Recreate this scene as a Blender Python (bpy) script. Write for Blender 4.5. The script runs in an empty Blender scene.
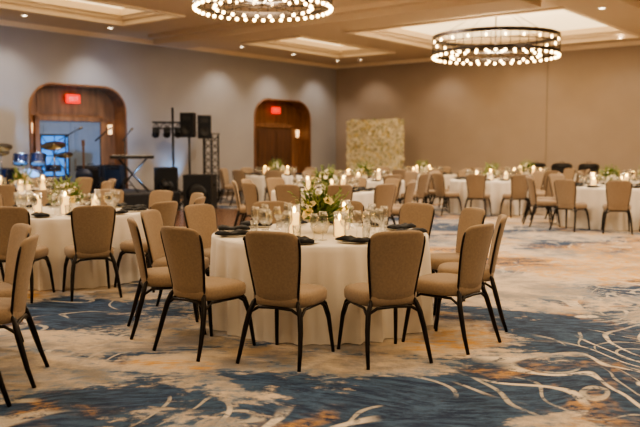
import bpy, bmesh, math, random
from math import sin, cos, pi, radians
from mathutils import Vector, Matrix
random.seed(7)
S = bpy.context.scene
try: S.view_settings.look = 'AgX - Medium High Contrast'
except Exception: pass
C = (0.59, 28.9); TH = -radians(38.5); ct, st = cos(TH), sin(TH)
def L2W(x, y): return (C[0]+x*ct-y*st, C[1]+x*st+y*ct)
H = 4.5

# ---------------------------------------------------------------- materials
def lin(c):
    return tuple(((v/255)/12.92 if v/255 <= .04045 else ((v/255+.055)/1.055)**2.4) for v in c)
def pmat(name, col, rough=.6, metal=0, var=.12, scale=8, bump=0, bscale=200, emit=None, es=0, stretch=None, sheen=0):
    m = bpy.data.materials.new(name); m.use_nodes = True
    nt = m.node_tree; b = nt.nodes['Principled BSDF']
    c = lin(col)
    tc = nt.nodes.new('ShaderNodeTexCoord')
    vec = tc.outputs['Object']
    if stretch:
        mp = nt.nodes.new('ShaderNodeMapping'); mp.inputs['Scale'].default_value = stretch
        nt.links.new(vec, mp.inputs['Vector']); vec = mp.outputs['Vector']
    n = nt.nodes.new('ShaderNodeTexNoise'); n.inputs['Scale'].default_value = scale; n.inputs['Detail'].default_value = 4
    nt.links.new(vec, n.inputs['Vector'])
    r = nt.nodes.new('ShaderNodeValToRGB')
    r.color_ramp.elements[0].position = .3; r.color_ramp.elements[1].position = .7
    r.color_ramp.elements[0].color = (*[v*(1-var) for v in c], 1)
    r.color_ramp.elements[1].color = (*[min(1, v*(1+var)) for v in c], 1)
    nt.links.new(n.outputs['Fac'], r.inputs['Fac']); nt.links.new(r.outputs['Color'], b.inputs['Base Color'])
    b.inputs['Roughness'].default_value = rough; b.inputs['Metallic'].default_value = metal
    if sheen: b.inputs['Sheen Weight'].default_value = sheen
    if emit:
        b.inputs['Emission Color'].default_value = (*lin(emit), 1); b.inputs['Emission Strength'].default_value = es
    if bump:
        n2 = nt.nodes.new('ShaderNodeTexNoise'); n2.inputs['Scale'].default_value = bscale
        nt.links.new(tc.outputs['Object'], n2.inputs['Vector'])
        bp = nt.nodes.new('ShaderNodeBump'); bp.inputs['Strength'].default_value = bump; bp.inputs['Distance'].default_value = .003
        nt.links.new(n2.outputs['Fac'], bp.inputs['Height']); nt.links.new(bp.outputs['Normal'], b.inputs['Normal'])
    return m
def glassmat():
    m = bpy.data.materials.new('clear_glass'); m.use_nodes = True; nt = m.node_tree
    nt.nodes.remove(nt.nodes['Principled BSDF']); out = nt.nodes['Material Output']
    t = nt.nodes.new('ShaderNodeBsdfTransparent'); t.inputs['Color'].default_value = (.96, .97, .97, 1)
    g = nt.nodes.new('ShaderNodeBsdfGlossy'); g.inputs['Roughness'].default_value = .04
    lw = nt.nodes.new('ShaderNodeLayerWeight'); lw.inputs['Blend'].default_value = .35
    mr = nt.nodes.new('ShaderNodeMapRange'); mr.inputs['To Min'].default_value = .08; mr.inputs['To Max'].default_value = .85
    mx = nt.nodes.new('ShaderNodeMixShader')
    nt.links.new(lw.outputs['Facing'], mr.inputs['Value']); nt.links.new(mr.outputs['Result'], mx.inputs['Fac'])
    nt.links.new(t.outputs[0], mx.inputs[1]); nt.links.new(g.outputs[0], mx.inputs[2]); nt.links.new(mx.outputs[0], out.inputs['Surface'])
    return m
M = dict(
 wall_l=pmat('wall_paint_grey', (160,156,154), .85, var=.03, scale=1.2),
 wall_b=pmat('wall_paint_taupe', (160,144,129), .85, var=.04, scale=1.2),
 ceil=pmat('ceiling_paint', (202,181,154), .9, var=.02, scale=1),
 ceil2=pmat('ceiling_trim_paint', (234,216,190), .8, var=.02, scale=1),
 glow=pmat('cove_light_panel', (240,228,206), .8, var=.02, scale=1, emit=(255,220,166), es=2.0),
 base=pmat('baseboard_paint', (96,84,72), .6),
 seam=pmat('wall_joint_dark', (118,104,90), .8),  # dark strip colour for the wall panel joints
 fabric=pmat('chair_fabric', (144,124,102), .85, var=.10, scale=60, bump=.25, bscale=500, sheen=.1),
 frame=pmat('chair_frame_bronze', (28,23,21), .35, .5, var=.1),
 linen=pmat('table_linen', (230,222,210), .85, var=.03, scale=5, bump=.1, bscale=400),
 black=pmat('black_plastic', (18,18,20), .45, var=.1),
 napkin=pmat('black_napkin_cloth', (14,16,22), .8, var=.2, scale=40),
 china=pmat('white_china', (235,230,220), .25, var=.02),
 wax=pmat('candle_wax', (250,236,205), .5, var=.03, emit=(255,192,104), es=3.0),  # emission put into the wax imitates glow from the flame
 flame=pmat('candle_flame', (255,220,150), .5, emit=(255,190,90), es=70),
 bulb=pmat('warm_bulb', (255,230,190), .5, emit=(255,208,140), es=26),
 dlight=pmat('downlight_lens', (255,240,215), .5, emit=(255,232,200), es=16),
 brass=pmat('dark_bronze_metal', (44,35,28), .45, .6, var=.15),
 white=pmat('white_enamel', (225,222,214), .5, var=.03),
 wood=pmat('walnut_wood', (132,92,62), .45, var=.3, scale=3, stretch=(3,3,.35)),
 wood2=pmat('walnut_door_wood', (98,68,48), .45, var=.22, scale=4, stretch=(3,3,.3)),
 doorblue=pmat('door_blue_light', (108,122,140), .5, var=.05),  # blue light falling on the door is put into its base colour
 chrome=pmat('chrome_metal', (170,170,175), .25, 1, var=.05),
 leaf=pmat('green_leaf', (86,116,50), .6, var=.35, scale=25),
 leaf2=pmat('sage_leaf', (134,150,84), .6, var=.25, scale=25),
 petal=pmat('cream_petal', (252,244,226), .7, var=.05, scale=25),
 petal2=pmat('yellow_petal', (232,214,156), .7, var=.15, scale=25),
 petalw=pmat('backdrop_petal', (240,230,204), .8, var=.10, scale=12),
 hedge=pmat('hedge_backing', (206,198,162), .9, var=.2, scale=20),
 red=pmat('exit_sign_red', (200,30,24), .5, emit=(255,40,22), es=1.6),
 blueled=pmat('blue_led_panel', (60,120,200), .4, emit=(50,130,220), es=1.4),
 drum=pmat('drum_shell_blue', (20,34,62), .3, .3, var=.2),
 skin=pmat('drum_head', (120,132,146), .5, var=.03),
 cymbal=pmat('cymbal_brass', (96,86,64), .3, .9, var=.15),
 sconce=pmat('sconce_glass',(255,225,180),.5,emit=(255,200,140),es=2.5),
 skirt=pmat('stage_skirt_cloth',(26,26,30),.9,var=.2),
 stagetop=pmat('stage_deck_carpet',(58,58,62),.9,var=.15),
 glass=glassmat(),
)

# ---------------------------------------------------------------- mesh builder
class MB:
    def __init__(s): s.v=[]; s.f=[]; s.m=[]; s.sm=[]
    def add(s, vs, fs, m=0, smooth=True):
        o=len(s.v); s.v += [tuple(p) for p in vs]
        for f in fs: s.f.append([i+o for i in f]); s.m.append(m); s.sm.append(smooth)
    def box(s, c, d, m=0, R=None):
        vs=[]
        for x in (-.5,.5):
            for y in (-.5,.5):
                for z in (-.5,.5):
                    p=Vector((x*d[0],y*d[1],z*d[2]))
                    if R: p=R@p
                    vs.append((p.x+c[0],p.y+c[1],p.z+c[2]))
        s.add(vs,[(0,1,3,2),(4,6,7,5),(0,4,5,1),(2,3,7,6),(0,2,6,4),(1,5,7,3)],m,False)
    def loft(s, rings, m=0, cap=(True,True), smooth=True):
        n=len(rings[0]); vs=[p for r in rings for p in r]; fs=[]
        for i in range(len(rings)-1):
            for j in range(n):
                a=i*n+j; b=i*n+(j+1)%n
                fs.append((a,b,b+n,a+n))
        if cap[0]: fs.append(tuple(range(n))[::-1])
        if cap[1]: fs.append(tuple((len(rings)-1)*n+j for j in range(n)))
        s.add(vs,fs,m,smooth)
    def tube(s, pts, r, m=0, seg=8):
        pts=[Vector(p) for p in pts]; rings=[]
        rs = r if isinstance(r,(list,tuple)) else [r]*len(pts)
        up=Vector((0,0,1)); prev=None
        for i,p in enumerate(pts):
            t=(pts[min(i+1,len(pts)-1)]-pts[max(i-1,0)]).normalized()
            if prev is None:
                a = Vector((1,0,0)) if abs(t.z)>.9 else up
                u=t.cross(a).normalized()
            else:
                u=(prev-t*prev.dot(t)).normalized()
            prev=u; w=t.cross(u)
            rings.append([p+u*rs[i]*cos(2*pi*k/seg)+w*rs[i]*sin(2*pi*k/seg) for k in range(seg)])
        s.loft(rings,m)
    def lathe(s, prof, c=(0,0,0), m=0, seg=24, cap=(False,False), R=None, smooth=True):
        rings=[]
        for r,z in prof:
            ring=[]
            for k in range(seg):
                p=Vector((r*cos(2*pi*k/seg), r*sin(2*pi*k/seg), z))
                if R: p=R@p
                ring.append((p.x+c[0],p.y+c[1],p.z+c[2]))
            rings.append(ring)
        s.loft(rings,m,cap,smooth)
    def ball(s, c, r, m=0, seg=8, n=6, sc=(1,1,1)):
        prof=[(max(.001,r*sin(pi*i/n)), -r*cos(pi*i/n)) for i in range(n+1)]
        rings=[[(c[0]+a*cos(2*pi*k/seg)*sc[0], c[1]+a*sin(2*pi*k/seg)*sc[1], c[2]+z*sc[2]) for k in range(seg)] for a,z in prof]
        s.loft(rings,m)
    def mesh(s, name, mats, recalc=True):
        me=bpy.data.meshes.new(name); me.from_pydata(s.v,[],s.f)
        for k in mats: me.materials.append(M[k])
        me.polygons.foreach_set('material_index', s.m); me.polygons.foreach_set('use_smooth', s.sm)
        if recalc:
            b=bmesh.new(); b.from_mesh(me); bmesh.ops.recalc_face_normals(b, faces=b.faces); b.to_mesh(me); b.free()
        me.update(); return me
def inst(name, me, loc=(0,0,0), rz=0, sc=None):
    o=bpy.data.objects.new(name, me); o.location=loc; o.rotation_euler=(0,0,rz)
    if sc: o.scale=(sc,)*3
    S.collection.objects.link(o); return o
def room(name, mb, mats, recalc=True):
    return inst(name, mb.mesh(name, mats, recalc), (C[0],C[1],0), TH)

# ---------------------------------------------------------------- room
XE, YE = 30.0, -32.0
def carpet():
    m=bpy.data.materials.new('patterned_carpet'); m.use_nodes=True; nt=m.node_tree; b=nt.nodes['Principled BSDF']
    L=nt.links.new
    def N(t): return nt.nodes.new('ShaderNode'+t)
    def math_(op,a,c=None,clamp=False):
        n=N('Math'); n.operation=op; n.use_clamp=clamp
        for i,v in enumerate((a,c)):
            if v is None: continue
            if isinstance(v,(int,float)): n.inputs[i].default_value=v
            else: L(v,n.inputs[i])
        return n.outputs[0]
    def noise(vec,scale,detail=3,rough=.5,dist=0):
        n=N('TexNoise'); L(vec,n.inputs['Vector']); n.inputs['Scale'].default_value=scale; n.inputs['Detail'].default_value=detail
        n.inputs['Roughness'].default_value=rough; n.inputs['Distortion'].default_value=dist; return n
    def mr(v,a,c,lo=0,hi=1):
        n=N('MapRange'); n.interpolation_type='SMOOTHSTEP'; L(v,n.inputs['Value'])
        for k,x in zip(('From Min','From Max','To Min','To Max'),(a,c,lo,hi)): n.inputs[k].default_value=x
        return n.outputs['Result']
    def mix(f,a,c):
        n=N('Mix'); n.data_type='RGBA'
        if isinstance(f,(int,float)): n.inputs[0].default_value=f
        else: L(f,n.inputs[0])
        for i,v in ((6,a),(7,c)):
            if isinstance(v,tuple): n.inputs[i].default_value=(*lin(v),1)
            else: L(v,n.inputs[i])
        return n.outputs[2]
    def blobs(tot,lst):
        for (x,y,r,a) in lst:
            d=N('VectorMath'); d.operation='DISTANCE'; L(P,d.inputs[0]); d.inputs[1].default_value=(x,y,0)
            tot=math_('ADD',tot,mr(d.outputs['Value'],0,r,a,0))
        return tot
    P=N('NewGeometry').outputs['Position']
    w=noise(P,.5,2)
    sub=N('VectorMath'); sub.operation='SUBTRACT'; L(w.outputs['Color'],sub.inputs[0]); sub.inputs[1].default_value=(.5,.5,.5)
    scl=N('VectorMath'); scl.operation='SCALE'; L(sub.outputs[0],scl.inputs[0]); scl.inputs['Scale'].default_value=1.3
    ad=N('VectorMath'); L(P,ad.inputs[0]); L(scl.outputs[0],ad.inputs[1]); P2=ad.outputs[0]
    mp=N('Mapping'); mp.inputs['Rotation'].default_value=(0,0,.35); mp.inputs['Scale'].default_value=(.55,.85,1); L(P2,mp.inputs['Vector'])
    big=noise(mp.outputs[0],.95,6,.62,.3).outputs['Fac']
    mp2=N('Mapping'); mp2.inputs['Rotation'].default_value=(0,0,.5); mp2.inputs['Scale'].default_value=(2.2,7,1); L(P2,mp2.inputs['Vector'])
    streak=noise(mp2.outputs[0],2.6,8,.75).outputs['Fac']
    brush=noise(P,9,5,.7).outputs['Fac']
    tot=math_('ADD',big,math_('MULTIPLY',math_('SUBTRACT',streak,.5),.30))
    tot=math_('ADD',tot,math_('MULTIPLY',math_('SUBTRACT',brush,.5),.14))
    tot=blobs(tot,((-1.6,4.0,1.0,.20),(1.5,4.9,1.3,.24),(2.6,6.1,1.3,.20),(.5,4.3,1.0,.20),(-2.3,7.0,1.3,.18),(-.7,5.3,.7,-.14),(4.5,10,2.6,-.06),(1.6,8.4,1.3,-.06)))
    blue=mr(tot,.52,.57)
    v2=noise(P2,1.3,5,.7).outputs['Fac']
    beige=mix(mr(v2,.38,.62),(200,182,160),(138,133,130))
    bl=mix(mr(streak,.4,.62),(20,42,74),(60,86,116))
    lightblue=math_('MULTIPLY',mr(tot,.46,.53),mr(brush,.42,.6))
    col=mix(math_('MULTIPLY',lightblue,.75),beige,(100,122,146))
    col=mix(blue,col,bl)
    off=N('VectorMath'); L(P2,off.inputs[0]); off.inputs[1].default_value=(13.3,4.1,0)
    oc=noise(off.outputs[0],.55,5,.65,.3).outputs['Fac']
    oc=blobs(oc,((3.6,9.6,2.2,.20),(5.2,12,2.4,.18),(2.0,11.2,1.6,.14),(2.4,7.6,1.1,.16),(-.6,4.3,1.2,-.10)))
    och=math_('MULTIPLY',mr(oc,.53,.62),mr(math_('ADD',math_('MULTIPLY',streak,.6),math_('MULTIPLY',brush,.4)),.44,.56))
    col=mix(math_('MULTIPLY',och,.85),col,(208,154,66))
    def lines(vec,scale,mult,w0,w1,m0,extra,amt_b,amt_o):
        cn=noise(vec,scale,1.6,.45,.3).outputs['Fac']
        fr=math_('FRACT',math_('MULTIPLY',cn,mult)); d=math_('ABSOLUTE',math_('SUBTRACT',fr,.5))
        line=mr(d,w0,w1,1,0)
        msk=blobs(noise(P,m0,3).outputs['Fac'],extra)
        lm=math_('MULTIPLY',line,mr(msk,.50,.56))
        lm=math_('MULTIPLY',lm,math_('ADD',math_('MULTIPLY',blue,amt_b),amt_o))
        return math_('MULTIPLY',lm,mr(brush,.36,.5))
    col=mix(lines(P2,.36,26,.05,.10,.45,((1.8,5.2,1.6,.15),(-.9,5.0,1.0,.08)),.75,.2),col,(216,204,186))
    off2=N('VectorMath'); L(P2,off2.inputs[0]); off2.inputs[1].default_value=(-7.3,21.1,0)
    col=mix(lines(off2.outputs[0],.62,11,.035,.07,.9,((.6,4.6,1.4,.05),(2.2,5.6,1.2,.06)),.55,.1),col,(204,194,176))
    pile=noise(P,120,2).outputs['Fac']
    hsv=N('HueSaturation'); L(col,hsv.inputs['Color']); L(mr(pile,.3,.7,.84,1.12),hsv.inputs['Value'])
    L(hsv.outputs[0],b.inputs['Base Color']); b.inputs['Roughness'].default_value=.95
    bp=N('Bump'); bp.inputs['Strength'].default_value=.3; bp.inputs['Distance'].default_value=.004; L(pile,bp.inputs['Height']); L(bp.outputs[0],b.inputs['Normal'])
    return m
M['carpet']=carpet()
mb=MB(); mb.box((XE/2,YE/2,-.05),(XE+.6,-YE+.6,.1)); room('floor',mb,['carpet'])

doors=[(-12.35,-9.48),(-4.36,-1.52)]; DH=3.1
mb=MB()
def q(a,b_,c,d,m=0): mb.add([a,b_,c,d],[(0,1,2,3)],m,False)
ys=[YE,doors[0][0],doors[0][1],doors[1][0],doors[1][1],0]
AR=.62
for i in range(5):
    y0,y1=ys[i],ys[i+1]
    if i in (1,3):
        q((0,y0,DH),(0,y1,DH),(0,y1,H),(0,y0,H))
        r=AR
        for (yc,sg) in ((y0,1),(y1,-1)):
            cy=yc+sg*r; cz=DH-r
            pts=[(0,yc,DH)]+[(0,cy-sg*r*cos(t*pi/2/10),cz+r*.85*sin(t*pi/2/10)+ (r*.15)*(t/10)) for t in range(11)]
            mb.add(pts,[(0,k,k+1) for k in range(1,11)],0,False)
            rim=[(0,p[1],p[2]) for p in pts[1:]]
            vs=rim+[(-.5,p[1],p[2]) for p in rim]
            mb.add(vs,[(k,k+1,k+12,k+11) for k in range(10)],1,True)
        q((0,y0,0),(-.5,y0,0),(-.5,y0,DH),(0,y0,DH),1); q((0,y1,0),(-.5,y1,0),(-.5,y1,DH),(0,y1,DH),1)
        q((0,y0,DH),(-.5,y0,DH),(-.5,y1,DH),(0,y1,DH),1); q((-.5,y0,0),(-.5,y1,0),(-.5,y1,DH),(-.5,y0,DH),1)
        q((0,y0,0),(-.5,y0,0),(-.5,y1,0),(0,y1,0),1)
    else: q((0,y0,0),(0,y1,0),(0,y1,H),(0,y0,H))
room('wall_left',mb,['wall_l','wood'],False)
mb=MB(); mb.box((XE/2,.1,H/2),(XE+.4,.2,H)); room('wall_back',mb,['wall_b'])
mb=MB(); mb.box((XE+.1,YE/2,H/2),(.2,-YE,H)); room('wall_right',mb,['wall_b'])
mb=MB(); mb.box((XE/2,YE-.1,H/2),(XE+.4,.2,H)); room('wall_front',mb,['wall_b'])
mb=MB()
for y0,y1 in ((YE,doors[0][0]),(doors[0][1],doors[1][0]),(doors[1][1],0)): mb.box((.012,(y0+y1)/2,.07),(.024,y1-y0,.14))
room('baseboard_left',mb,['base'])
mb=MB(); mb.box((XE/2,-.012,.07),(XE,.024,.14)); room('baseboard_back',mb,['base'])
mb=MB()
for x in (8.05,16.5): mb.box((x,-.004,H/2),(.015,.008,H))
room('trim_1',mb,['seam'])
for k,(y0,y1) in enumerate(doors):
    yc=(y0+y1)/2
    mb=MB(); r=AR
    path=[(y0,0),(y0,DH-r)]+[(y0+r-r*cos(t*pi/20),DH-r+r*.85*sin(t*pi/20)+.15*r*t/10) for t in range(1,11)]
    path+= [(y1-(p[0]-y0),p[1]) for p in path[::-1]]
    mb.tube([(.0,p[0],p[1]) for p in path],.035,0,6)
    room('trim_%d'%(k+2),mb,['wood'])
    mb=MB(); w=1.85; h=2.2; xx=-.5
    mb.box((xx+.04,yc-w/2-.06,h/2+.05),(.08,.12,h+.1),0); mb.box((xx+.04,yc+w/2+.06,h/2+.05),(.08,.12,h+.1),0); mb.box((xx+.04,yc,h+.06),(.08,w+.24,.12),0)
    for sg in (-1,1):
        cy=yc+sg*w/4
        mb.box((xx+.025,cy,h/2),(.05,w/2-.01,h-.01),1)
        for zc,hh in ((.62,.85),(1.62,.9)): 
            mb.box((xx+.055,cy,zc),(.02,w/2-.26,hh),1); mb.box((xx+.068,cy,zc),(.012,w/2-.38,hh-.12),1)
        mb.box((xx+.09,yc+sg*.09,1.05),(.03,.025,.34),2)
        mb.box((xx+.06,yc+sg*.09,1.17),(.05,.02,.02),2); mb.box((xx+.06,yc+sg*.09,.93),(.05,.02,.02),2)
    for sg in (-1,1): mb.box((xx+.01,yc+sg*1.2,1.2),(.02,.26,1.9),0)
    mb.box((xx+.01,yc,2.66),(.02,1.9,.5),0)
    room('door_%d'%(k+1),mb,['wood','doorblue' if k==0 else 'wood2','chrome'])
    mb=MB(); mb.box((0,0,0),(.05,.40,.22),0)
    wx,wy=L2W(-.36,yc+.03)
    ex=inst('exit_sign',mb.mesh('exit_sign',['red']),(wx,wy,2.78),TH)
    mb=MB(); mb.box((.026,0,0),(.006,.36,.18),0)
    def bar(y,z,dy,dz,rot=0): mb.box((.031,y,z),(.006,dy,dz),1,Matrix.Rotation(rot,3,'X'))
    bar(-.12,0,.014,.11); [bar(-.095,z,.05,.014) for z in (-.048,0,.048)]
    bar(-.03,0,.014,.12,.5); bar(-.03,0,.014,.12,-.5)
    bar(.035,0,.014,.11); bar(.105,0,.014,.11); bar(.105,.048,.075,.014)
    f=inst('sign_face',mb.mesh('sign_face',['red','white'])); f.parent=ex
    mb=MB(); mb.box((-.08,0,.0),(.14,.05,.05),0); f=inst('sign_bracket',mb.mesh('sign_bracket',['black'])); f.parent=ex
    for sg in (-1,1):
        mb=MB(); mb.box((0,0,0),(.03,.09,.22),0); mb.lathe([(.05,-.13),(.06,.13)],(.07,0,0),1,12,(True,True)); mb.lathe([(.064,-.15),(.064,-.13)],(.07,0,0),0,12,(True,True)); mb.lathe([(.064,.13),(.064,.15)],(.07,0,0),0,12,(True,True))
        wx,wy=L2W(-.463,yc+sg*1.2)
        inst('wall_sconce',mb.mesh('wall_sconce',['brass','sconce']),(wx,wy,2.0),TH)

# ceiling with trays
trays=[(1.8,3.8,-24,-10.9),(1.8,3.8,-6.6,-2.2),(5.4,11,-6.4,-1.0),(5.8,11,-18,-11.6),(13.6,19,-10.5,-3),(13.6,19,-21,-13),(21.5,27,-10.5,-3),(21.5,27,-21,-13),(5.8,11,-29,-21),(13.6,19,-29,-24)]  # glowing trays overhead and behind the camera are added as fill light
xs=sorted({0,XE,*[t[0] for t in trays],*[t[1] for t in trays]}); yy=sorted({0,YE,*[t[2] for t in trays],*[t[3] for t in trays]})
mb=MB()
for i in range(len(xs)-1):
    for j in range(len(yy)-1):
        cx=(xs[i]+xs[i+1])/2; cy=(yy[j]+yy[j+1])/2
        if any(t[0]<cx<t[1] and t[2]<cy<t[3] for t in trays): continue
        q((xs[i],yy[j],H),(xs[i+1],yy[j],H),(xs[i+1],yy[j+1],H),(xs[i],yy[j+1],H),0)
for t in trays:
    x0,x1,y0,y1=t; z=H
    for (dz,ins) in ((.08,.10),(.07,.10),(.16,None)):
        for a,b_ in (((x0,y0),(x1,y0)),((x1,y0),(x1,y1)),((x1,y1),(x0,y1)),((x0,y1),(x0,y0))):
            q((*a,z),(*b_,z),(*b_,z+dz),(*a,z+dz),1)
        z+=dz
        if ins:
            X0,X1,Y0,Y1=x0+ins,x1-ins,y0+ins,y1-ins
            q((x0,y0,z),(x1,y0,z),(X1,Y0,z),(X0,Y0,z),1); q((x1,y0,z),(x1,y1,z),(X1,Y1,z),(X1,Y0,z),1)
            q((x1,y1,z),(x0,y1,z),(X0,Y1,z),(X1,Y1,z),1); q((x0,y1,z),(x0,y0,z),(X0,Y0,z),(X0,Y1,z),1)
            x0,x1,y0,y1=X0,X1,Y0,Y1
    q((x0,y0,z),(x1,y0,z),(x1,y1,z),(x0,y1,z),2)
room('ceiling',mb,['ceil','ceil2','glow'],False)
mb=MB()
for t in trays:
    x0,x1,y0,y1=t; e=.12
    mb.box(((x0+x1)/2,y0-e/2,H-.02),(x1-x0+2*e,e,.04)); mb.box(((x0+x1)/2,y1+e/2,H-.02),(x1-x0+2*e,e,.04))
    mb.box((x0-e/2,(y0+y1)/2,H-.02),(e,y1-y0,.04)); mb.box((x1+e/2,(y0+y1)/2,H-.02),(e,y1-y0,.04))
room('trim_4',mb,['ceil2'])
mb=MB(); mb.box((12.1,YE/2,H-.12),(1.1,-YE-.1,.24)); mb.box((12.1,YE/2,H-.05),(1.5,-YE-.1,.10)); room('trim_5',mb,['ceil'])
mb=MB(); mb.box((6,-8.6,H-.12),(10.4,1.1,.24)); mb.box((6,-8.6,H-.05),(10.2,1.6,.1)); room('trim_6',mb,['ceil'])
mb=MB(); mb.box((.05,YE/2,H-.06),(.1,-YE,.12)); mb.box((XE/2,-.05,H-.06),(XE,.1,.12)); room('trim_7',mb,['ceil2'])

# ---------------------------------------------------------------- lights
def lamp(name, kind, loc, energy, col, rot=(0,0,0), **kw):
    l=bpy.data.lights.new(name,kind); l.energy=energy; l.color=col
    for k,v in kw.items(): setattr(l,k,v)
    o=bpy.data.objects.new(name,l); o.location=loc; o.rotation_euler=rot; S.collection.objects.link(o); return o
mb=MB(); mb.lathe([(.0,-.004),(.06,-.004)],(0,0,0),1,16); mb.lathe([(.06,-.004),(.065,-.012),(.085,-.010),(.09,0)],(0,0,0),0,16)
DL=mb.mesh('recessed_downlight',['white','dlight'])
WARM=(1,.86,.70)
def down(x,y,e,z=H):
    wx,wy=L2W(x,y); inst('recessed_downlight',DL,(wx,wy,z))
    if wy<6.5: e*=.2                      # lamps near the camera weakened so chair backs stay darker
    lamp('downlight_lamp','AREA',(wx,wy,z-.03),e,WARM,shape='DISK',size=.14)
for x in (4.7,8.4,12.1,16.3,20.2,24.5,28.3):
    for y in (-7.2,-12.8,-19.6,-25.5,-30):
        if x==8.4 and y in(-12.8,-25.5): continue
        down(x,y,101,H-.24 if x==12.1 else H)
def wash(x,y,dx,dy,e,col):
    wx,wy=L2W(x,y); inst('recessed_downlight',DL,(wx,wy,H))
    d=Vector((dx*ct-dy*st, dx*st+dy*ct, -1)).normalized()
    o=lamp('wallwash_lamp','SPOT',(wx,wy,H-.03),e,col,spot_size=radians(96),spot_blend=.75,shadow_soft_size=.05)
    o.rotation_mode='QUATERNION'; o.rotation_quaternion=d.to_track_quat('-Z','Y')
for k in range(13): wash(1.05,-1.3-2.35*k,-.3,0,98,(1,.92,.84))
for k in range(9): wash(1.8+2.9*k,-1.0,0,.25,62,(1,.88,.74))

# chandeliers
def chandelier(X,Y,z,D,h,gap):
    mb=MB(); R=D/2
    def band(r,z0,z1,t=.02):
        mb.lathe([(r-t,z0),(r,z0),(r,z1),(r-t,z1),(r-t,z0)],(0,0,0),0,64,smooth=False)
    band(R,h-.09,h,.03); band(R,-.02,.04,.05); band(R*.72,-.02,.03,.04); band(R,h*.5-.012,h*.5+.012)
    n=44
    for k in range(n):
        a=2*pi*k/n; x,y=R*cos(a)*.99,R*sin(a)*.99
        mb.tube([(x,y,0),(x,y,h)],.008,0,4)
        a2=a+pi/n; x,y=(R-.025)*cos(a2),(R-.025)*sin(a2)
        mb.lathe([(.02,-.02),(.025,-.04),(.015,-.04)],(x,y,0),0,8); mb.ball((x,y,-.065),.030,1,8,6)
        if k%2==0:
            mb.ball((x,y,h*.5+.06),.022,1,6,5,(1,1,1.5))
            x,y=R*.70*cos(a2),R*.70*sin(a2); mb.ball((x,y,-.05),.028,1,8,6)
    for k in range(8):
        a=2*pi*k/8+.2
        mb.tube([(R*cos(a),R*sin(a),.0),(0,0,.03)],.012,0,5)
    top=H-z+gap
    for k in range(4):
        a=2*pi*k/4+.5; mb.tube([(R*.95*cos(a),R*.95*sin(a),h),(R*.2*cos(a),R*.2*sin(a),top-.02)],.007,0,4)
    mb.tube([(0,0,.0),(0,0,top-.02)],.015,0,6); mb.lathe([(.25,top-.04),(.25,top)],(0,0,0),0,24,(True,True))
    inst('ring_chandelier',mb.mesh('ring_chandelier',['brass','bulb']),(X,Y,z))
    lamp('chandelier_lamp','POINT',(X,Y,z+.1),240,(1,.8,.56),shadow_soft_size=.25)
chandelier(4.21,19.0,3.74,3.0,.44,.31)
chandelier(-1.0,14.0,4.0,2.45,.36,.31)

# ---------------------------------------------------------------- furniture meshes
def sring(cx,cy,z,a,b,n=28,e=3.5):
    out=[]
    for k in range(n):
        t=2*pi*k/n; c,s_=cos(t),sin(t)
        x=a*abs(c)**(2/e)*(1 if c>=0 else -1); y=b*abs(s_)**(2/e)*(1 if s_>=0 else -1)
        out.append((cx+x*(1+.06*(y/b)), cy+y, z))
    return out
def chair():
    mb=MB()
    mb.loft([sring(0,.01,z,.235*k,.235*k) for z,k in ((.40,.93),(.412,.985),(.44,1.0),(.468,1.0),(.488,.96),(.50,.86),(.506,.6))],0)
    def hw(z):
        pts=[(.44,.160),(.52,.170),(.62,.184),(.72,.197),(.80,.205),(.87,.207),(.90,.202),(.920,.185),(.932,.15),(.938,.09)]
        for (z0,w0),(z1,w1) in zip(pts,pts[1:]):
            if z<=z1: return w0+(w1-w0)*(z-z0)/(z1-z0)
        return pts[-1][1]
    def by(z): t=(z-.45)/.5; return -.205-.075*t-.03*t*t
    zs=[.44,.46,.52,.58,.64,.70,.76,.82,.86,.89,.91,.923,.931,.936,.938]
    rings=[]
    for i,z in enumerate(zs):
        w=hw(z); th=.026 if 0<i<len(zs)-3 else (.014 if i in (0,len(zs)-2) else .02)
        if i==len(zs)-1: th=.006
        rings.append([(p[0],p[1]+.028*(p[0]/.2)**2,p[2]) for p in sring(0,by(z),z,w,th,28,2.6)])
    mb.loft(rings,0)
    for sg in (-1,1):
        pts=[(sg*(hw(z)+.004),by(z)+.028*(hw(z)/.2)**2,z) for z in (.45,.52,.6,.68,.76,.82,.86,.89)]
        leg=[(sg*.240,-.325,0),(sg*.229,-.285,.12),(sg*.215,-.25,.25),(sg*.198,-.222,.35),(sg*.175,-.205,.42)]
        mb.tube(leg+pts,[.013,.016,.019,.020,.017]+[.009]*7+[.005],1,8)
        mb.tube([(sg*.235,.255,0),(sg*.225,.235,.14),(sg*.214,.215,.28),(sg*.196,.19,.37),(sg*.175,.17,.41)],[.013,.015,.017,.018,.015],1,8)
        mb.tube([(sg*.213,-.255,.26),(sg*.205,-.22,.345),(sg*.2,-.15,.388),(sg*.2,.12,.388),(sg*.205,.17,.36),(sg*.213,.21,.29)],.011,1,6)
    for y0,y1 in ((-.25,-.215),(.215,.19)):
        mb.tube([(-.212,y0,.26),(-.19,y1,.355),(-.13,y1,.39),(0,y1,.396),(.13,y1,.39),(.19,y1,.355),(.212,y0,.26)],.012,1,6)
    return mb.mesh('banquet_chair',['fabric','frame'])
CH=chair()
TT=.76
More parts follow.
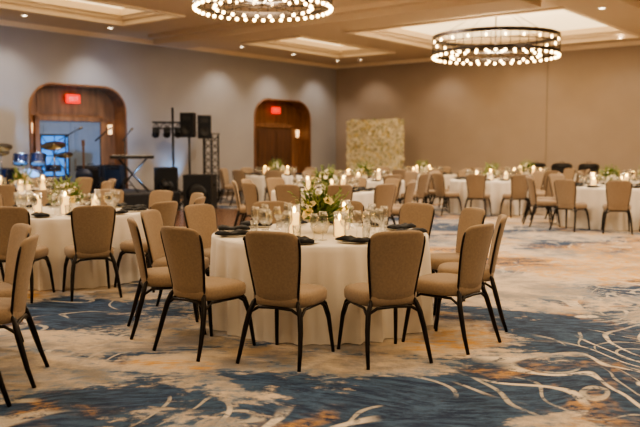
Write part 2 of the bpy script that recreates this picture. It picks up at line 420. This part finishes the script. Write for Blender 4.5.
def tablemesh(seed):
    rnd=random.Random(seed); mb=MB(); n=200; rings=[]; p1,p2=rnd.random()*6,rnd.random()*6
    def R(r,z,amp):
        out=[]
        for k in range(n):
            t=2*pi*k/n
            f=sin(15*t+p1+1.6*sin(3*t+p2)); f=(1-abs(f)**.8)*1.4-.6
            f=f*.6+sin(27*t+p2+1.2*sin(5*t))*.4
            rr=r*1.03+amp*f; out.append((rr*cos(t),rr*sin(t),z))
        return out
    for r,z,a in ((.01,TT,0),(.5,TT,0),(.89,TT,0),(.908,TT-.004,0),(.915,TT-.015,.002),(.916,.70,.014),(.918,.6,.029),(.92,.45,.042),(.922,.3,.050),(.925,.15,.055),(.927,.05,.057),(.93,.004,.058)): rings.append(R(r,z,a))
    mb.loft(rings,0,(False,False))
    return mb.mesh('round_banquet_table',['linen'])
TB=[tablemesh(k) for k in range(3)]
def wg(mb,c,s_=1,m=0,seg=14):
    mb.lathe([(.001,0),(.034*s_,.001),(.034*s_,.003),(.005,.008),(.004,.085*s_),(.012,.095*s_),(.030*s_,.115*s_),(.038*s_,.145*s_),(.036*s_,.18*s_),(.030*s_,.215*s_),(.029*s_,.215*s_),(.035*s_,.18*s_),(.0365*s_,.145*s_),(.028*s_,.117*s_),(.002,.10*s_)],c,m,seg)
def tum(mb,c,m=0): mb.lathe([(.001,0),(.030,.001),(.036,.12),(.0345,.12),(.029,.008),(.001,.008)],c,m,14)
mb=MB(); wg(mb,(0,0,0)); WG=mb.mesh('wine_glass',['glass'])
mb=MB(); tum(mb,(0,0,0)); TG=mb.mesh('water_tumbler',['glass'])
def plate(mb,c,r,m): mb.lathe([(.001,.0),(r*.6,.0),(r,.012),(r,.015),(r*.62,.005),(.001,.005)],c,m,28)
mb=MB(); plate(mb,(0,0,0),.13,0); PL=mb.mesh('dinner_plate',['china'])
def nap(mb,c,m,rz=0):
    R=Matrix.Rotation(rz,3,'Z')
    rings=[]
    for i in range(9):
        y=-.14+.035*i; w=.065+.012*sin(i*.9); zt=.026+.010*sin(i*1.3)
        rings.append([R@Vector((x,y,z))+Vector(c) for x,z in ((-w,0),(w,0),(w*1.02,zt*.6),(w*.5,zt),(0,zt*.75),(-w*.5,zt*1.1),(-w*1.02,zt*.6))])
    mb.loft(rings,m)
mb=MB(); nap(mb,(0,0,0),0); NP=mb.mesh('folded_napkin',['napkin'])
def candle(mb,c,h,mats=(0,1,2)):
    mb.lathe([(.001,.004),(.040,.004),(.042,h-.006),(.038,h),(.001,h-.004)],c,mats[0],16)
    mb.ball((c[0],c[1],c[2]+h+.024),.012,mats[1],6,5,(1,1,2.2))
    mb.lathe([(.001,0),(.056,.0),(.056,h+.07),(.054,h+.07),(.054,.003),(.001,.003)],c,mats[2],20)
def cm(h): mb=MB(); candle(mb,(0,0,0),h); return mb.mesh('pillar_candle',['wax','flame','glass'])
CA=[cm(.14),cm(.20)]
def leaf(mb,p,d,l,w,m):
    d=d.normalized(); s_=d.cross(Vector((0,0,1)));
    if s_.length<.1: s_=Vector((1,0,0))
    s_.normalize(); u=s_.cross(d); p=Vector(p)
    a=p; b_=p+d*l*.5+s_*w-u*w*.2; c=p+d*l*.5-s_*w-u*w*.2; t=p+d*l-u*l*.12; mid=p+d*l*.5+u*w*.3
    mb.add([a,b_,t,c,mid],[(0,1,4),(1,2,4),(2,3,4),(3,0,4)],m,False)
def bloom(mb,p,d,r,m,rnd):
    d=d.normalized(); s_=d.orthogonal().normalized(); u=d.cross(s_); p=Vector(p)
    for ring,(n,rr,up) in enumerate(((6,1,.25),(5,.65,.5),(3,.35,.7))):
        for k in range(n):
            a=2*pi*k/n+ring*.5+rnd.random()*.3; o=s_*cos(a)+u*sin(a); t=s_*-sin(a)+u*cos(a)
            mb.add([p+d*r*.1, p+o*r*rr*.6+t*r*.38+d*r*up*.6, p+o*r*rr+d*r*up, p+o*r*rr*.6-t*r*.38+d*r*up*.6],[(0,1,2,3)],m,True)
def centerpiece(seed,sc=1):
    rnd=random.Random(seed); mb=MB()
    mb.lathe([(.001,0),(.06,0),(.085,.05),(.08,.10),(.07,.105),(.07,.095),(.001,.09)],(0,0,0),0,20)
    for k in range(260):
        a=rnd.random()*2*pi; e=rnd.uniform(-.1,1.35); d=Vector((cos(a)*cos(e),sin(a)*cos(e)*.8,sin(e)))
        r0=rnd.uniform(.03,.16)*sc
        leaf(mb,Vector((0,0,.11))+Vector((d.x*r0,d.y*r0,d.z*r0*.8)),d+Vector((0,0,.2)),rnd.uniform(.06,.12)*sc,rnd.uniform(.013,.026),1 if rnd.random()<.55 else 2)
    for k in range(18):
        a=rnd.random()*2*pi; e=rnd.uniform(.7,1.35); d=Vector((cos(a)*cos(e),sin(a)*cos(e),sin(e)))
        l=rnd.uniform(.22,.30)*sc; q_=Vector((0,0,.1))+d*l
        mb.tube([(0,0,.1),Vector((0,0,.12))+d*l*.5,q_],.002,1,4)
        for j in range(7): 
            b2=Vector((0,0,.1))+d*l*(.45+.08*j); leaf(mb,b2,d+Vector((rnd.uniform(-1,1),rnd.uniform(-1,1),rnd.uniform(-.4,.7))),.05,.013,2)
    for k in range(38):
        a=rnd.random()*2*pi; e=rnd.uniform(.05,1.4); d=Vector((cos(a)*cos(e),sin(a)*cos(e)*.8,sin(e)))
        r0=rnd.uniform(.14,.20)*sc
        bloom(mb,Vector((0,0,.1))+d*r0,d,rnd.uniform(.030,.055),3 if rnd.random()<.8 else 4,rnd)
    return mb.mesh('floral_centerpiece',['china','leaf','leaf2','petal','petal2'])
FC=[centerpiece(1,1.3),centerpiece(5,1.15),centerpiece(9,1.2)]
def glassset():
    mb=MB()
    for k in range(12):
        a=2*pi*k/12; u=Vector((sin(a),-cos(a),0)); t=Vector((cos(a),sin(a),0))
        p=u*.72; plate(mb,(p.x,p.y,.001),.12,1); nap(mb,(p.x,p.y,.012),2,a)
        p=u*.54+t*.11; wg(mb,(p.x,p.y,.001),1,0,10); p=u*.48+t*.03; wg(mb,(p.x,p.y,.001),.85,0,10)
    return mb.mesh('table_place_settings',['glass','china','napkin'])
GS=glassset()

def table(cx,cy,n=12,ph=0,detail=1,R=1.28,k=0,turn={}):
    inst('round_banquet_table',TB[k%3],(cx,cy,0),k*.7)
    for i in range(n):
        a=radians(ph+360/n*i); r=R+random.uniform(-.015,.04)
        inst('banquet_chair',CH,(cx+r*sin(a),cy-r*cos(a),0),a+radians(random.uniform(-4,4)+turn.get(i,0)))
    Z=TT+.001
    inst('floral_centerpiece',FC[k%3],(cx,cy,Z),k*1.1)
    for j in range(4):
        a=(4.05,5.2,.9,2.3)[j]+k*.9; r=.35
        inst('pillar_candle',CA[(j+1)%2],(cx+r*cos(a),cy+r*sin(a),Z))
    if detail==1: inst('table_place_settings',GS,(cx,cy,Z),radians(ph))
    else:
        for i in range(n):
            a=radians(ph+360/n*i); u=(sin(a),-cos(a)); t=(cos(a),sin(a))
            P=lambda r,s_:(cx+u[0]*r+t[0]*s_,cy+u[1]*r+t[1]*s_)
            inst('dinner_plate',PL,(*P(.76,0),Z),0)
            inst('folded_napkin',NP,(*P(.78,0),Z+.016),a+random.uniform(-.2,.2)+.5)
            inst('wine_glass',WG,(*P(.55,.12),Z),0,1.08); inst('wine_glass',WG,(*P(.48,.035),Z),0,.97)
            if i%2==0: inst('water_tumbler',TG,(*P(.57,-.09),Z))
table(0,6.8,12,-10,2,k=0,turn={0:-12,1:3,11:3})
table(-2.95,9.1,12,27,2,k=1)
table(-3.4,4.75,12,10,1,k=2)
table(.1,13.6,12,7,1,k=3)
table(4.0,18.3,10,12,1,k=4)
table(5.6,15.1,10,-14,1,k=5)
table(1.0,18.0,10,20,1,k=6)
table(2.9,22.0,10,5,1,k=7)
table(5.6,21.15,10,8,1,k=8)
table(-1.2,21.4,10,0,1,k=9)
table(-5.2,13.6,10,10,1,k=10)
table(7.7,18.3,10,18,1,k=11)

# ---------------------------------------------------------------- dance floor
M['parquet']=pmat('parquet_wood',(96,66,46),.25,var=.3,scale=2,stretch=(1,8,1))
mb=MB(); mb.box((0,0,.008),(3.6,3.6,.016),0)
for sg in(-1,1): mb.box((sg*1.84,0,.008),(.08,3.76,.014),1); mb.box((0,sg*1.84,.008),(3.76,.08,.014),1)
inst('dance_floor',mb.mesh('dance_floor',['parquet','brass']),(-2.4,16.8,0),TH)

# ---------------------------------------------------------------- flower wall
rnd=random.Random(3); mb=MB(); mb.box((0,0,1.2),(2.1,.18,2.4),0)
for k in range(2000):
    face=rnd.random(); x=rnd.uniform(-1.07,1.07); z=rnd.uniform(.03,2.42); y=-.1
    d=Vector((rnd.uniform(-.6,.6),-1,rnd.uniform(-.5,.6)))
    if face<.12: x=-1.06 if face<.06 else 1.06; y=rnd.uniform(-.09,.09); d=Vector((x,rnd.uniform(-.5,.5),rnd.uniform(-.5,.5)))
    elif face<.17: z=2.41; y=rnd.uniform(-.09,.09); d=Vector((rnd.uniform(-.5,.5),rnd.uniform(-.5,.5),1))
    if rnd.random()<.85: bloom(mb,(x,y,z),d,rnd.uniform(.04,.075),3 if rnd.random()<.8 else 4,rnd)
    else: leaf(mb,(x,y,z),d,rnd.uniform(.06,.11),.03,2)
wx,wy=L2W(2.63,-1.3); inst('flower_wall_backdrop',mb.mesh('flower_wall_backdrop',['hedge','leaf','leaf2','petalw','petal2']),(wx,wy,0),TH)

# ---------------------------------------------------------------- band stage and gear
SH=.45
mb=MB(); X0,X1,Y0,Y1=.55,3.1,-15.9,-10.3
mb.box(((X0+X1)/2,(Y0+Y1)/2,SH-.02),(X1-X0,Y1-Y0,.04),0)
pts=[]
def seg(a,b_):
    n=int(max(abs(b_[0]-a[0]),abs(b_[1]-a[1]))/.06)
    for i in range(n): pts.append((a[0]+(b_[0]-a[0])*i/n,a[1]+(b_[1]-a[1])*i/n,i))
seg((X0,Y0),(X1,Y0)); seg((X1,Y0),(X1,Y1)); seg((X1,Y1),(X0,Y1)); seg((X0,Y1),(X0,Y0))
cxm,cym=(X0+X1)/2,(Y0+Y1)/2
mb.loft([[(cxm+(x-cxm)*(1-.006*(i%2)),cym+(y-cym)*(1-.004*(i%2)),z) for x,y,i in pts] for z in (0.0,SH-.04)],1,(False,False))
room('band_stage',mb,['stagetop','skirt'])
def tripod(mb,c,h,m,spread=.4,r=.014):
    mb.tube([(c[0],c[1],.25),(c[0],c[1],h)],r,m,6)
    for k in range(3):
        a=2*pi*k/3+.3; mb.tube([(c[0],c[1],.45),(c[0]+spread*cos(a),c[1]+spread*sin(a),.012)],r*.8,m,6)
        mb.tube([(c[0],c[1],.2),(c[0]+spread*.55*cos(a),c[1]+spread*.55*sin(a),.21)],r*.6,m,5)
def pa(X,Y,rz,zc=2.1):
    mb=MB(); tripod(mb,(0,0),zc-.3,0,.45,.028)
    mb.loft([[(-.19,-.17,z),(.19,-.17,z),(.13,.18,z),(-.13,.18,z)] for z in (zc-.32,zc+.32)],0,smooth=False)
    mb.box((0,-.175,zc),(.34,.012,.58),1); mb.lathe([(.001,0),(.05,.0),(.12,.02),(.13,.02)],(0,-.185,zc-.12),0,16,R=Matrix.Rotation(pi/2,3,'X'))
    mb.box((0,-.186,zc+.18),(.2,.01,.12),0)
    inst('pa_speaker_on_stand',mb.mesh('pa_speaker',['black','napkin']),(X,Y,0),rz)
pa(-3.45,20.7,-.2,2.1); pa(-3.25,21.9,.3,2.08)
mb=MB(); tripod(mb,(0,0),2.6,0,.5,.034); mb.tube([(-.55,0,2.2),(.55,0,2.2)],.026,0,6); mb.tube([(-.55,0,2.03),(.55,0,2.03)],.02,0,6)
for i in range(11): x=-.55+.1*i; mb.tube([(x,0,2.2 if i%2 else 2.03),(x+.1,0,2.03 if i%2 else 2.2)],.012,0,5)
for x in (-.45,-.15,.15,.45):
    mb.lathe([(.05,.0),(.10,.22),(.09,.22),(.001,.15)],(x,-.04,1.98),0,12,R=Matrix.Rotation(2.2,3,'X')); mb.box((x,-.02,1.97),(.18,.18,.18),0); mb.tube([(x,0,2.15),(x,-.03,2.0)],.012,0,5)
SL=mb.mesh('stage_light_stand',['black'])
inst('stage_light_stand',SL,(-4.05,21.6,0),.1)
inst('stage_light_stand',SL,(*L2W(1.1,-14.6),SH),-.4,.82)
mb=MB()
for x in (-.14,.14):
    for y in (-.14,.14): mb.tube([(x,y,.02),(x,y,1.9)],.024,0,6)
for i in range(9):
    z0=.05+.2*i; s_=1 if i%2 else -1
    for a,b_ in (((-.14,-.14),(.14,-.14)),((.14,-.14),(.14,.14)),((.14,.14),(-.14,.14)),((-.14,.14),(-.14,-.14))):
        p,q_=(a,b_) if s_>0 else (b_,a); mb.tube([(*p,z0),(*q_,z0+.2)],.012,0,5)
mb.box((0,0,.012),(.6,.6,.024),0); mb.box((0,0,1.91),(.36,.36,.02),0)
inst('truss_tower',mb.mesh('truss_tower',['black']),(-3.15,22.75,0),TH)
def sub(X,Y,rz,w=.6,h=.55,d=.6,z=0):
    mb=MB(); mb.box((0,0,h/2),(w,d,h),0); mb.box((0,-d/2-.006,h/2),(w-.06,.012,h-.06),1)
    mb.lathe([(.2*w/.6,.0),(.22*w/.6,.012),(.16*w/.6,.03),(.001,.01)],(0,-d/2-.008,h*.45),0,20,R=Matrix.Rotation(pi/2,3,'X'))
    for sx in(-1,1): mb.box((sx*(w/2+.006),0,h*.7),(.012,.16,.06),1)
    inst('subwoofer_cabinet',mb.mesh('subwoofer_cabinet',['black','napkin']),(X,Y,z),rz)
sub(-2.95,19.2,-.1,.7,.85); sub(-4.0,20.3,.15,.6,1.0,.4)
mb=MB(); mb.box((0,0,.15),(.55,.4,.3),0); mb.box((0,0,.8),(.6,.12,.95),0); mb.box((0,-.065,.8),(.54,.01,.87),1)
for z in (.55,.8,1.05): mb.box((0,-.073,z),(.54,.008,.02),0)
mb.box((0,-.073,.8),(.02,.008,.87),0); mb.box((0,-.073,.8),(.02,.008,1.0),0,Matrix.Rotation(.55,3,'Y')); mb.box((0,-.073,.8),(.02,.008,1.0),0,Matrix.Rotation(-.55,3,'Y'))
inst('led_display_panel',mb.mesh('led_display_panel',['black','blueled']),(-6.35,18.75,SH),.3,1.08)
mb=MB(); mb.box((0,0,.32),(.6,.3,.6),0); mb.box((0,-.152,.27),(.54,.01,.46),1); mb.box((0,-.152,.56),(.54,.01,.08),2); mb.tube([(-.08,0,.62),(-.07,0,.66),(.07,0,.66),(.08,0,.62)],.012,0,6)
for i in range(6): mb.lathe([(.013,0),(.012,.02),(.001,.02)],(-.2+.08*i,-.157,.56),0,8,R=Matrix.Rotation(pi/2,3,'X'))
for sx in(-1,1): 
    for sy in(-1,1): mb.lathe([(.025,0),(.025,.02)],(sx*.26,sy*.11,0),0,8,(True,True))
GA=mb.mesh('guitar_amplifier',['black','napkin','chrome'])
inst('guitar_amplifier',GA,(*L2W(1.15,-11.45),SH),-.2); inst('guitar_amplifier',GA,(*L2W(1.0,-10.72),SH),-.2)
mb=MB()
for y in (-.12,.12):
    mb.tube([(-.42,y,.015),(.38,y,.92)],.022,0,6); mb.tube([(.42,y,.015),(-.38,y,.92)],.022,0,6)
for x in (-.42,.42): mb.tube([(x,-.2,.015),(x,.2,.015)],.016,0,6); mb.tube([(x*.9,-.16,.92),(x*.9,.16,.92)],.016,0,6)
mb.box((0,0,.975),(1.2,.32,.09),0); mb.box((0,-.06,1.025),(1.1,.15,.014),1)
for i in range(24): mb.box((-.53+i*.046,-.03,1.037),(.018,.08,.012),0)
inst('keyboard_on_stand',mb.mesh('keyboard_on_stand',['black','white']),(*L2W(2.2,-11.0),SH),.15,.85)
mb=MB(); tripod(mb,(0,0),1.45,0,.33,.018); mb.tube([(-.12,.1,1.38),(.2,-.25,1.66)],.015,0,6); mb.tube([(.2,-.25,1.66),(.26,-.32,1.70)],[.022,.035],1,8)
MS=mb.mesh('microphone_stand',['black','chrome'])
for x,y,r in ((2.6,-12.2,.3),(2.5,-14.7,-.4),(2.6,-13.1,1),(1.3,-15.3,2),(2.7,-11.6,2.2)): inst('microphone_stand',MS,(*L2W(x,y),SH),r,.88)
mb=MB(); out=[]
for t in range(24):
    a=2*pi*t/24; r=.17*(1+.18*cos(2*a))*(1.0-.12*sin(a)); out.append((r*cos(a)*.95,r*sin(a)*1.15))
mb.loft([[(x*k,y0,z*k+.42) for x,z in out] for y0,k in ((-.03,.94),(-.02,1),(.02,1),(.03,.94))],0)
mb.box((0,-.02,.85),(.045,.02,.55),1); mb.box((0,-.02,1.17),(.07,.02,.13),1)
mb.tube([(-.15,-.1,.012),(0,.05,.3),(0,.06,.75)],.01,2,6); mb.tube([(.15,-.1,.012),(0,.05,.3)],.01,2,6); mb.tube([(0,.3,.012),(0,.05,.5)],.01,2,6); mb.tube([(-.1,-.06,.22),(.1,-.06,.22)],.01,2,6)
GT=mb.mesh('electric_guitar',['drum','wood2','black']); inst('electric_guitar_on_stand',GT,(*L2W(1.8,-12.1),SH),.3)
# drum kit
mb=MB(); RX=Matrix.Rotation(pi/2,3,'X')
def drum(c,r,h,R=None):
    mb.lathe([(r,-h/2),(r,h/2)],c,0,28,R=R); mb.lathe([(.001,-h/2),(r,-h/2)],c,1,28,R=R); mb.lathe([(.001,h/2),(r,h/2)],c,1,28,R=R)
    for z in(-h/2,h/2): mb.lathe([(r,z-.015),(r+.015,z-.015),(r+.015,z+.015),(r,z+.015)],c,2,28,R=R)
    for k in range(8):
        a=2*pi*k/8; p0=Vector(((r+.012)*cos(a),(r+.012)*sin(a),-h/2)); p1=Vector((p0.x,p0.y,h/2))
        if R: p0,p1=R@p0,R@p1
        mb.tube([p0+Vector(c),p1+Vector(c)],.006,2,5)
drum((0,0,.32),.30,.4,RX)
drum((-.2,.0,.84),.15,.2,Matrix.Rotation(-.3,3,'X')); drum((.2,.0,.84),.17,.22,Matrix.Rotation(-.3,3,'X'))
mb.tube([(-.2,.02,.74),(0,0,.58),(.2,.02,.74)],.014,2,6)
drum((-.55,.4,.42),.21,.40); drum((.45,.45,.62),.18,.14)
for k in range(3):
    a=2*pi*k/3
    mb.tube([(-.55+.21*cos(a),.4+.21*sin(a),.4),(-.55+.21*cos(a),.4+.21*sin(a),.012)],.008,2,5)
    mb.tube([(.45,.45,.25),(.45+.22*cos(a),.45+.22*sin(a),.012)],.008,2,5)
mb.tube([(.45,.45,.25),(.45,.45,.56)],.012,2,6)
for (x,y,z,r) in ((-.62,-.02,1.12,.26),(.55,.05,1.17,.28),(.72,.45,.95,.2),(-.75,.5,1.0,.2)):
    tripod(mb,(x,y),z,2,.24,.014)
    mb.lathe([(.001,.03),(.04,.028),(.06,.008),(r,-.012),(r,-.016),(.06,.004),(.001,.02)],(x,y,z),3,28,R=Matrix.Rotation(.4,3,'X'))
mb.tube([(0,.85,.1),(0,.85,.5)],.02,2,6); mb.lathe([(.15,.5),(.17,.53),(.16,.57),(.001,.58)],(0,.85,0),4,20,(True,False))
for k in range(3): a=2*pi*k/3; mb.tube([(0,.85,.25),(.22*cos(a),.85+.22*sin(a),.012)],.01,2,5)
inst('drum_kit',mb.mesh('drum_kit',['drum','skin','chrome','cymbal','black']),(-6.45,17.35,SH),.15,.95)
def par(X,Y,tx,ty,e,col=(.18,.5,1),z0=0):
    mb=MB(); mb.lathe([(.001,-.1),(.07,-.1),(.09,.12),(.085,.12),(.001,.08)],(0,0,.16),0,14,R=Matrix.Rotation(-.9,3,'X'))
    mb.box((0,0,.01),(.16,.12,.02),0); mb.box((-.1,0,.1),(.01,.04,.2),0); mb.box((.1,0,.1),(.01,.04,.2),0)
    a=math.atan2(ty-Y,tx-X)-pi/2; inst('led_par_can',mb.mesh('led_par_can',['black']),(X,Y,z0),a)
    d=(Vector((tx,ty,1.9))-Vector((X,Y,.35+z0))).normalized()
    o=lamp('led_par_lamp','SPOT',(X+d.x*.15,Y+d.y*.15,.32+z0),e,col,spot_size=radians(90),spot_blend=.9,shadow_soft_size=.06); o.rotation_mode='QUATERNION'; o.rotation_quaternion=d.to_track_quat('-Z','Y')
def dw(y): return L2W(0,y)
par(*L2W(2.9,-10.6),*dw(-10.9),300,z0=SH); par(*L2W(2.8,-13.9),*dw(-13.6),260,z0=SH); par(-3.9,22.6,*dw(-8.0),90)
par(*L2W(2.9,-15.5),*dw(-16),160,z0=SH)

# ---------------------------------------------------------------- service table at back wall
mb=MB(); mb.box((0,0,.73),(2.4,.7,.04),0); mb.box((0,0,.36),(2.36,.66,.7),0)
for x in (-.8,0,.8):
    mb.box((x,0,.84),(.5,.34,.18),1)
    mb.loft([[(x+a*.25*(.6+.4*k),b_*.17*k,.93+z) for a,b_ in ((-1,-1),(1,-1),(1,1),(-1,1))] for k,z in ((1,0),(.9,.07),(.6,.11),(.2,.125))],1)
    mb.tube([(x-.06,-.0,1.04),(x-.05,0,1.10),(x+.05,0,1.10),(x+.06,0,1.04)],.008,1,5)
wx,wy=L2W(8.8,-.6); inst('buffet_table_with_chafing_dishes',mb.mesh('buffet_table',['linen','black']),(wx,wy,0),TH)

# ---------------------------------------------------------------- world, camera
w=bpy.data.worlds.new('World'); S.world=w; w.use_nodes=True
w.node_tree.nodes['Background'].inputs[0].default_value=(.05,.05,.06,1); w.node_tree.nodes['Background'].inputs[1].default_value=.3
cd=bpy.data.cameras.new('camera'); cam=bpy.data.objects.new('camera',cd); S.collection.objects.link(cam)
cam.location=(0,0,1.5); cam.rotation_euler=(radians(90-4.8),0,0); cd.lens=43.9; cd.sensor_width=36; cd.clip_end=200
cd.dof.use_dof=True; cd.dof.focus_distance=5.8; cd.dof.aperture_fstop=1.7
S.camera=cam
